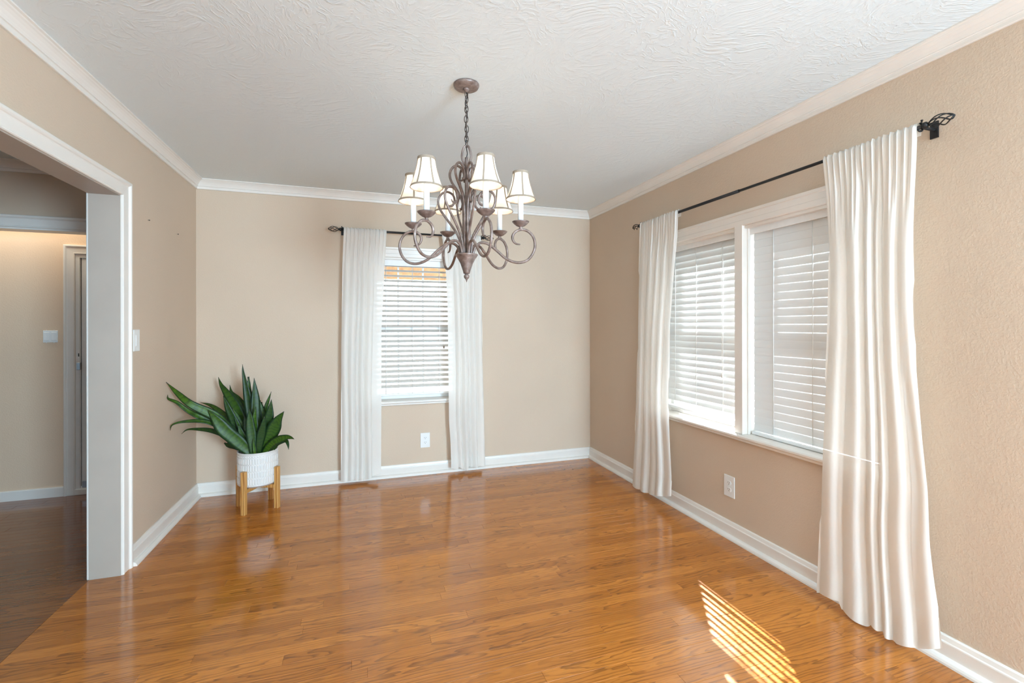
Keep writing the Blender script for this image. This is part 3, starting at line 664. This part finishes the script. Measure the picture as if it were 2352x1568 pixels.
sub(MB().lathe([(0, 1.556), (.006, 1.555), (.008, 1.552), (.0125, 1.547), (.0135, 1.541), (.011, 1.534), (.006, 1.529), (.003, 1.522), (.0018, 1.516), (0, 1.515)], 16, (CX, CY, 0)), 'drop_finial', M_bronze, co)
ARM = [(.030, 1.636), (.034, 1.660), (.045, 1.684), (.066, 1.698), (.088, 1.697), (.108, 1.688), (.140, 1.663), (.180, 1.627), (.215, 1.609), (.250, 1.604), (.285, 1.615), (.310, 1.645), (.3205, 1.683), (.312, 1.722), (.287, 1.749), (.255, 1.757), (.228, 1.746), (.216, 1.726), (.219, 1.706), (.232, 1.692), (.252, 1.688)]
MID = [(.022, 1.642), (.026, 1.690), (.042, 1.735), (.072, 1.782), (.105, 1.826), (.131, 1.868), (.136, 1.903), (.120, 1.932), (.092, 1.941), (.066, 1.926), (.057, 1.899), (.067, 1.877), (.088, 1.874), (.097, 1.884)]
TOP = [(.014, 1.642), (.014, 1.75), (.015, 1.85), (.024, 1.905), (.046, 1.948), (.070, 1.985), (.079, 2.018), (.070, 2.047), (.048, 2.061), (.026, 2.050), (.012, 2.022), (.014, 2.000), (.024, 1.991), (.032, 1.996)]
taper = lambda t: 1 if t < .88 else 1-.55*(t-.88)/.12
for phi in (4, 66, 126, 184, 242, 306):
    arm = MB().tube(cr(rad(phi, ARM), 5), .0064, 8, taper=taper).build('arm', M_bronze, ch)
    MB().tube(cr(rad(phi+3, MID), 5), .0056, 8, taper=taper).build('scroll', M_bronze, ch)
    MB().tube(cr(rad(phi-2, TOP), 5), .0058, 8, taper=taper).build('upper_scroll', M_bronze, ch)
    c = rad(phi, [(.254, 0)])[0]
    sub(MB().lathe([(0, 1.757), (.007, 1.757), (.009, 1.762), (.006, 1.767), (.010, 1.770), (.020, 1.774), (.030, 1.782), (.038, 1.790), (.040, 1.794), (.036, 1.7935), (.014, 1.787), (0, 1.787)], 28, c), 'drip_plate', M_bronze, arm)
    sub(MB().lathe([(0, 1.787), (.0128, 1.787), (.0128, 1.920), (.009, 1.922), (0, 1.922)], 18, c), 'candle_sleeve', M_candle, arm)
    sub(MB().lathe([(0, 1.922), (.008, 1.924), (.013, 1.938), (.0155, 1.955), (.012, 1.974), (.006, 1.990), (0, 1.996)], 14, c), 'bulb', M_bulb, arm)
    def bell(t): return .0355+.0325*(1-t)**1.6
    z0, hh = 1.897, .124
    sh = MB().lathe([(bell(i/14), z0+hh*i/14) for i in range(15)], 36, c).build('lamp_shade', M_shade, ch)
    for t, rt in ((0, .0024), (1, .0024)):
        m = MB(); R = bell(t); z = z0+hh*t
        m.lathe([(R-.0008, z-.0075 if t else z-.002), (R+.0022, z-.0075 if t else z-.002), (R+.0022-(0 if t else .003), z+.003 if t else z+.006), (R-.0008, z+.003 if t else z+.006)], 36, c, False, True)
        sub(m, 'trim_band', M_taupe, sh)
    for k in range(6):
        q = 2*PI*k/6+math.radians(phi*1.7+14); m = MB(); vs = []
        for i in range(13):
            R = bell(i/12)+.0012; z = z0+hh*i/12
            for w_, e in ((-.0036, 0), (-.0036, .0012), (.0036, .0012), (.0036, 0)):
                vs.append((c.x+math.cos(q)*(R+e)-math.sin(q)*w_, c.y+math.sin(q)*(R+e)+math.cos(q)*w_, z))
        m.add(vs, [(i*4+j, i*4+(j+1) % 4, i*4+4+(j+1) % 4, i*4+4+j) for i in range(12) for j in range(4)])
        sub(m, 'rib', M_taupe, sh)

# ------------------------------------------------------------------ plant stand and potted plant
PX, PY, PA = -.71, 3.752, math.radians(-24.6)
st = tag(empty('plant_stand', (PX, PY, 0)), 'four-legged pale wooden plant stand holding the white pot in the corner', 'plant stand')
def rotz(v, a): return (v[0]*math.cos(a)-v[1]*math.sin(a)+PX, v[0]*math.sin(a)+v[1]*math.cos(a)+PY, v[2])
def rbox(x0, y0, z0, x1, y1, z1, a, ch=.0015):
    m = MB().bbox(x0, y0, z0, x1, y1, z1, ch); m.v = [rotz(v, a) for v in m.v]; return m
for k in range(4): rbox(.1345, -.0155, 0, .163, .0155, .298, PA+k*PI/2).build('leg', M_pine, st)
rbox(-.1345, -.013, .145, .1345, .013, .172, PA).build('crossbar', M_pine, st)
for s in (-1, 1): rbox(.013 if s > 0 else -.1345, -.013, .145, .1345 if s > 0 else -.013, .013, .172, PA+PI/2).build('crossbar', M_pine, st)
pl = tag(empty('potted_plant', (PX, PY, .172)), 'dark green snake plant with long arching leaves in a white ribbed pot', 'plant')
R = .1325; n = 300; prof = [(.0, .1735), (.112, .1735), (.122, .177), (.1275, .186)]
m = MB(); zz = [.186+(.408-.186)*i/96 for i in range(97)]; rows = []
for r_, z in prof: rows.append([(r_, z)]*n)
for i, z in enumerate(zz):
    f = (z-.192)/(.396-.192); ff = 0; row = []
    for k in range(n):
        inb = 0 <= f <= 1; ff = (f*4.3) % 1; band = (1 if .16 < ff < .92 else (.0 if ff > .96 or ff < .04 else .35)) if inb else 0
        rib = max(0, math.cos(2*PI*k/n*50+(PI if ff <= .16 else 0)))**.6 if inb else .8
        row.append((R-.0036+.0036*rib*(.25+.75*band), z))
    rows.append(row)
for r_, z in ((R-.0002, .4095), (R, .413), (R-.002, .417), (R-.005, .418), (R-.0075, .416), (R-.008, .40), (R-.008, .375), (0, .375)): rows.append([(r_, z)]*n)
vs = [(PX+row[k][0]*math.cos(2*PI*k/n), PY+row[k][0]*math.sin(2*PI*k/n), row[k][1]) for row in rows for k in range(n)]
m.add(vs, [(i*n+k, i*n+(k+1) % n, (i+1)*n+(k+1) % n, (i+1)*n+k) for i in range(len(rows)-1) for k in range(n)], True)
m.build('pot', M_pot, pl)
m = MB(); rg = random.Random(2); vs = [(PX, PY, .392)]; nn = 28
for j in range(1, 6):
    for k in range(nn): q = 2*PI*k/nn; vs.append((PX+.1235*j/5*math.cos(q), PY+.1235*j/5*math.sin(q), .389+rg.uniform(-.004, .004)))
m.add(vs, [(0, 1+k, 1+(k+1) % nn) for k in range(nn)]+[(1+j*nn+k, 1+(j+1)*nn+k, 1+(j+1)*nn+(k+1) % nn, 1+j*nn+(k+1) % nn) for j in range(4) for k in range(nn)], True)
m.build('soil', M_soil, pl)
rg = random.Random(9)
for (pts, w, blunt) in LEAVES:
    # pull the foot of the leaf into the pot mouth
    b = Vector(pts[0]); b2 = Vector((PX+(b.x-PX)*.75, PY+(b.y-PY)*.75, .385)); P = [b2]+[Vector(p) for p in pts]
    S = cr(P, 5); m_ = len(S); tw = rg.uniform(-.55, .55); fold = rg.uniform(.12, .30)
    vs, uvs = [], []; dist = [0]
    for i in range(1, m_): dist.append(dist[-1]+(S[i]-S[i-1]).length)
    for i, p in enumerate(S):
        t = dist[i]/dist[-1]; tg = (S[min(i+1, m_-1)]-S[max(i-1, 0)]).normalized()
        view = (p-Vector((PX+.25, PY-3.4, 1.3))).normalized(); side = tg.cross(view).normalized(); nor = side.cross(tg).normalized()
        a = tw*(1-t*.4); sd_ = side*math.cos(a)+nor*math.sin(a); nr_ = nor*math.cos(a)-side*math.sin(a)
        wid = w*(.52+.48*math.sin(min(1, t/.55)*PI/2)) if t < .55 else w*max(0, 1-((t-.55)/.45)**(3.2 if blunt else 1.75))
        wid *= 1+.05*math.sin(t*17+w*300); wid = max(wid, .0022 if not blunt else w*.25)
        for q in (-.5, -.26, 0, .26, .5):
            vs.append(p+sd_*(q*wid)+nr_*(-abs(q)*2*fold*wid*.5)); uvs.append((q+.5, t))
    faces = [(i*5+j, i*5+j+1, i*5+6+j, i*5+5+j) for i in range(m_-1) for j in range(4)]
    lf = MB().add(vs, faces, True).build('leaf', M_leaf, pl, fix=False)
    uv = lf.data.uv_layers.new(name='UVMap')
    for lp in lf.data.loops: uv.data[lp.index].uv = uvs[lp.vertex_index]
    sm = lf.modifiers.new('thickness', 'SOLIDIFY'); sm.thickness = .0022; sm.offset = 0

for (y, z, lab) in ((3.289, 1.944, 'small dark nail in the left wall nearer the opening trim'), (3.749, 1.948, 'small dark nail in the left wall nearer the corner')):
    tag(MB().tube([(XL-.004, y, z), (XL+.008, y, z-.001)], .0016, 8).tube([(XL+.0075, y, z-.001), (XL+.009, y, z-.001)], .0035, 10).build('wall_nail', M_slot, None, (XL, y, z)), lab, 'nail')
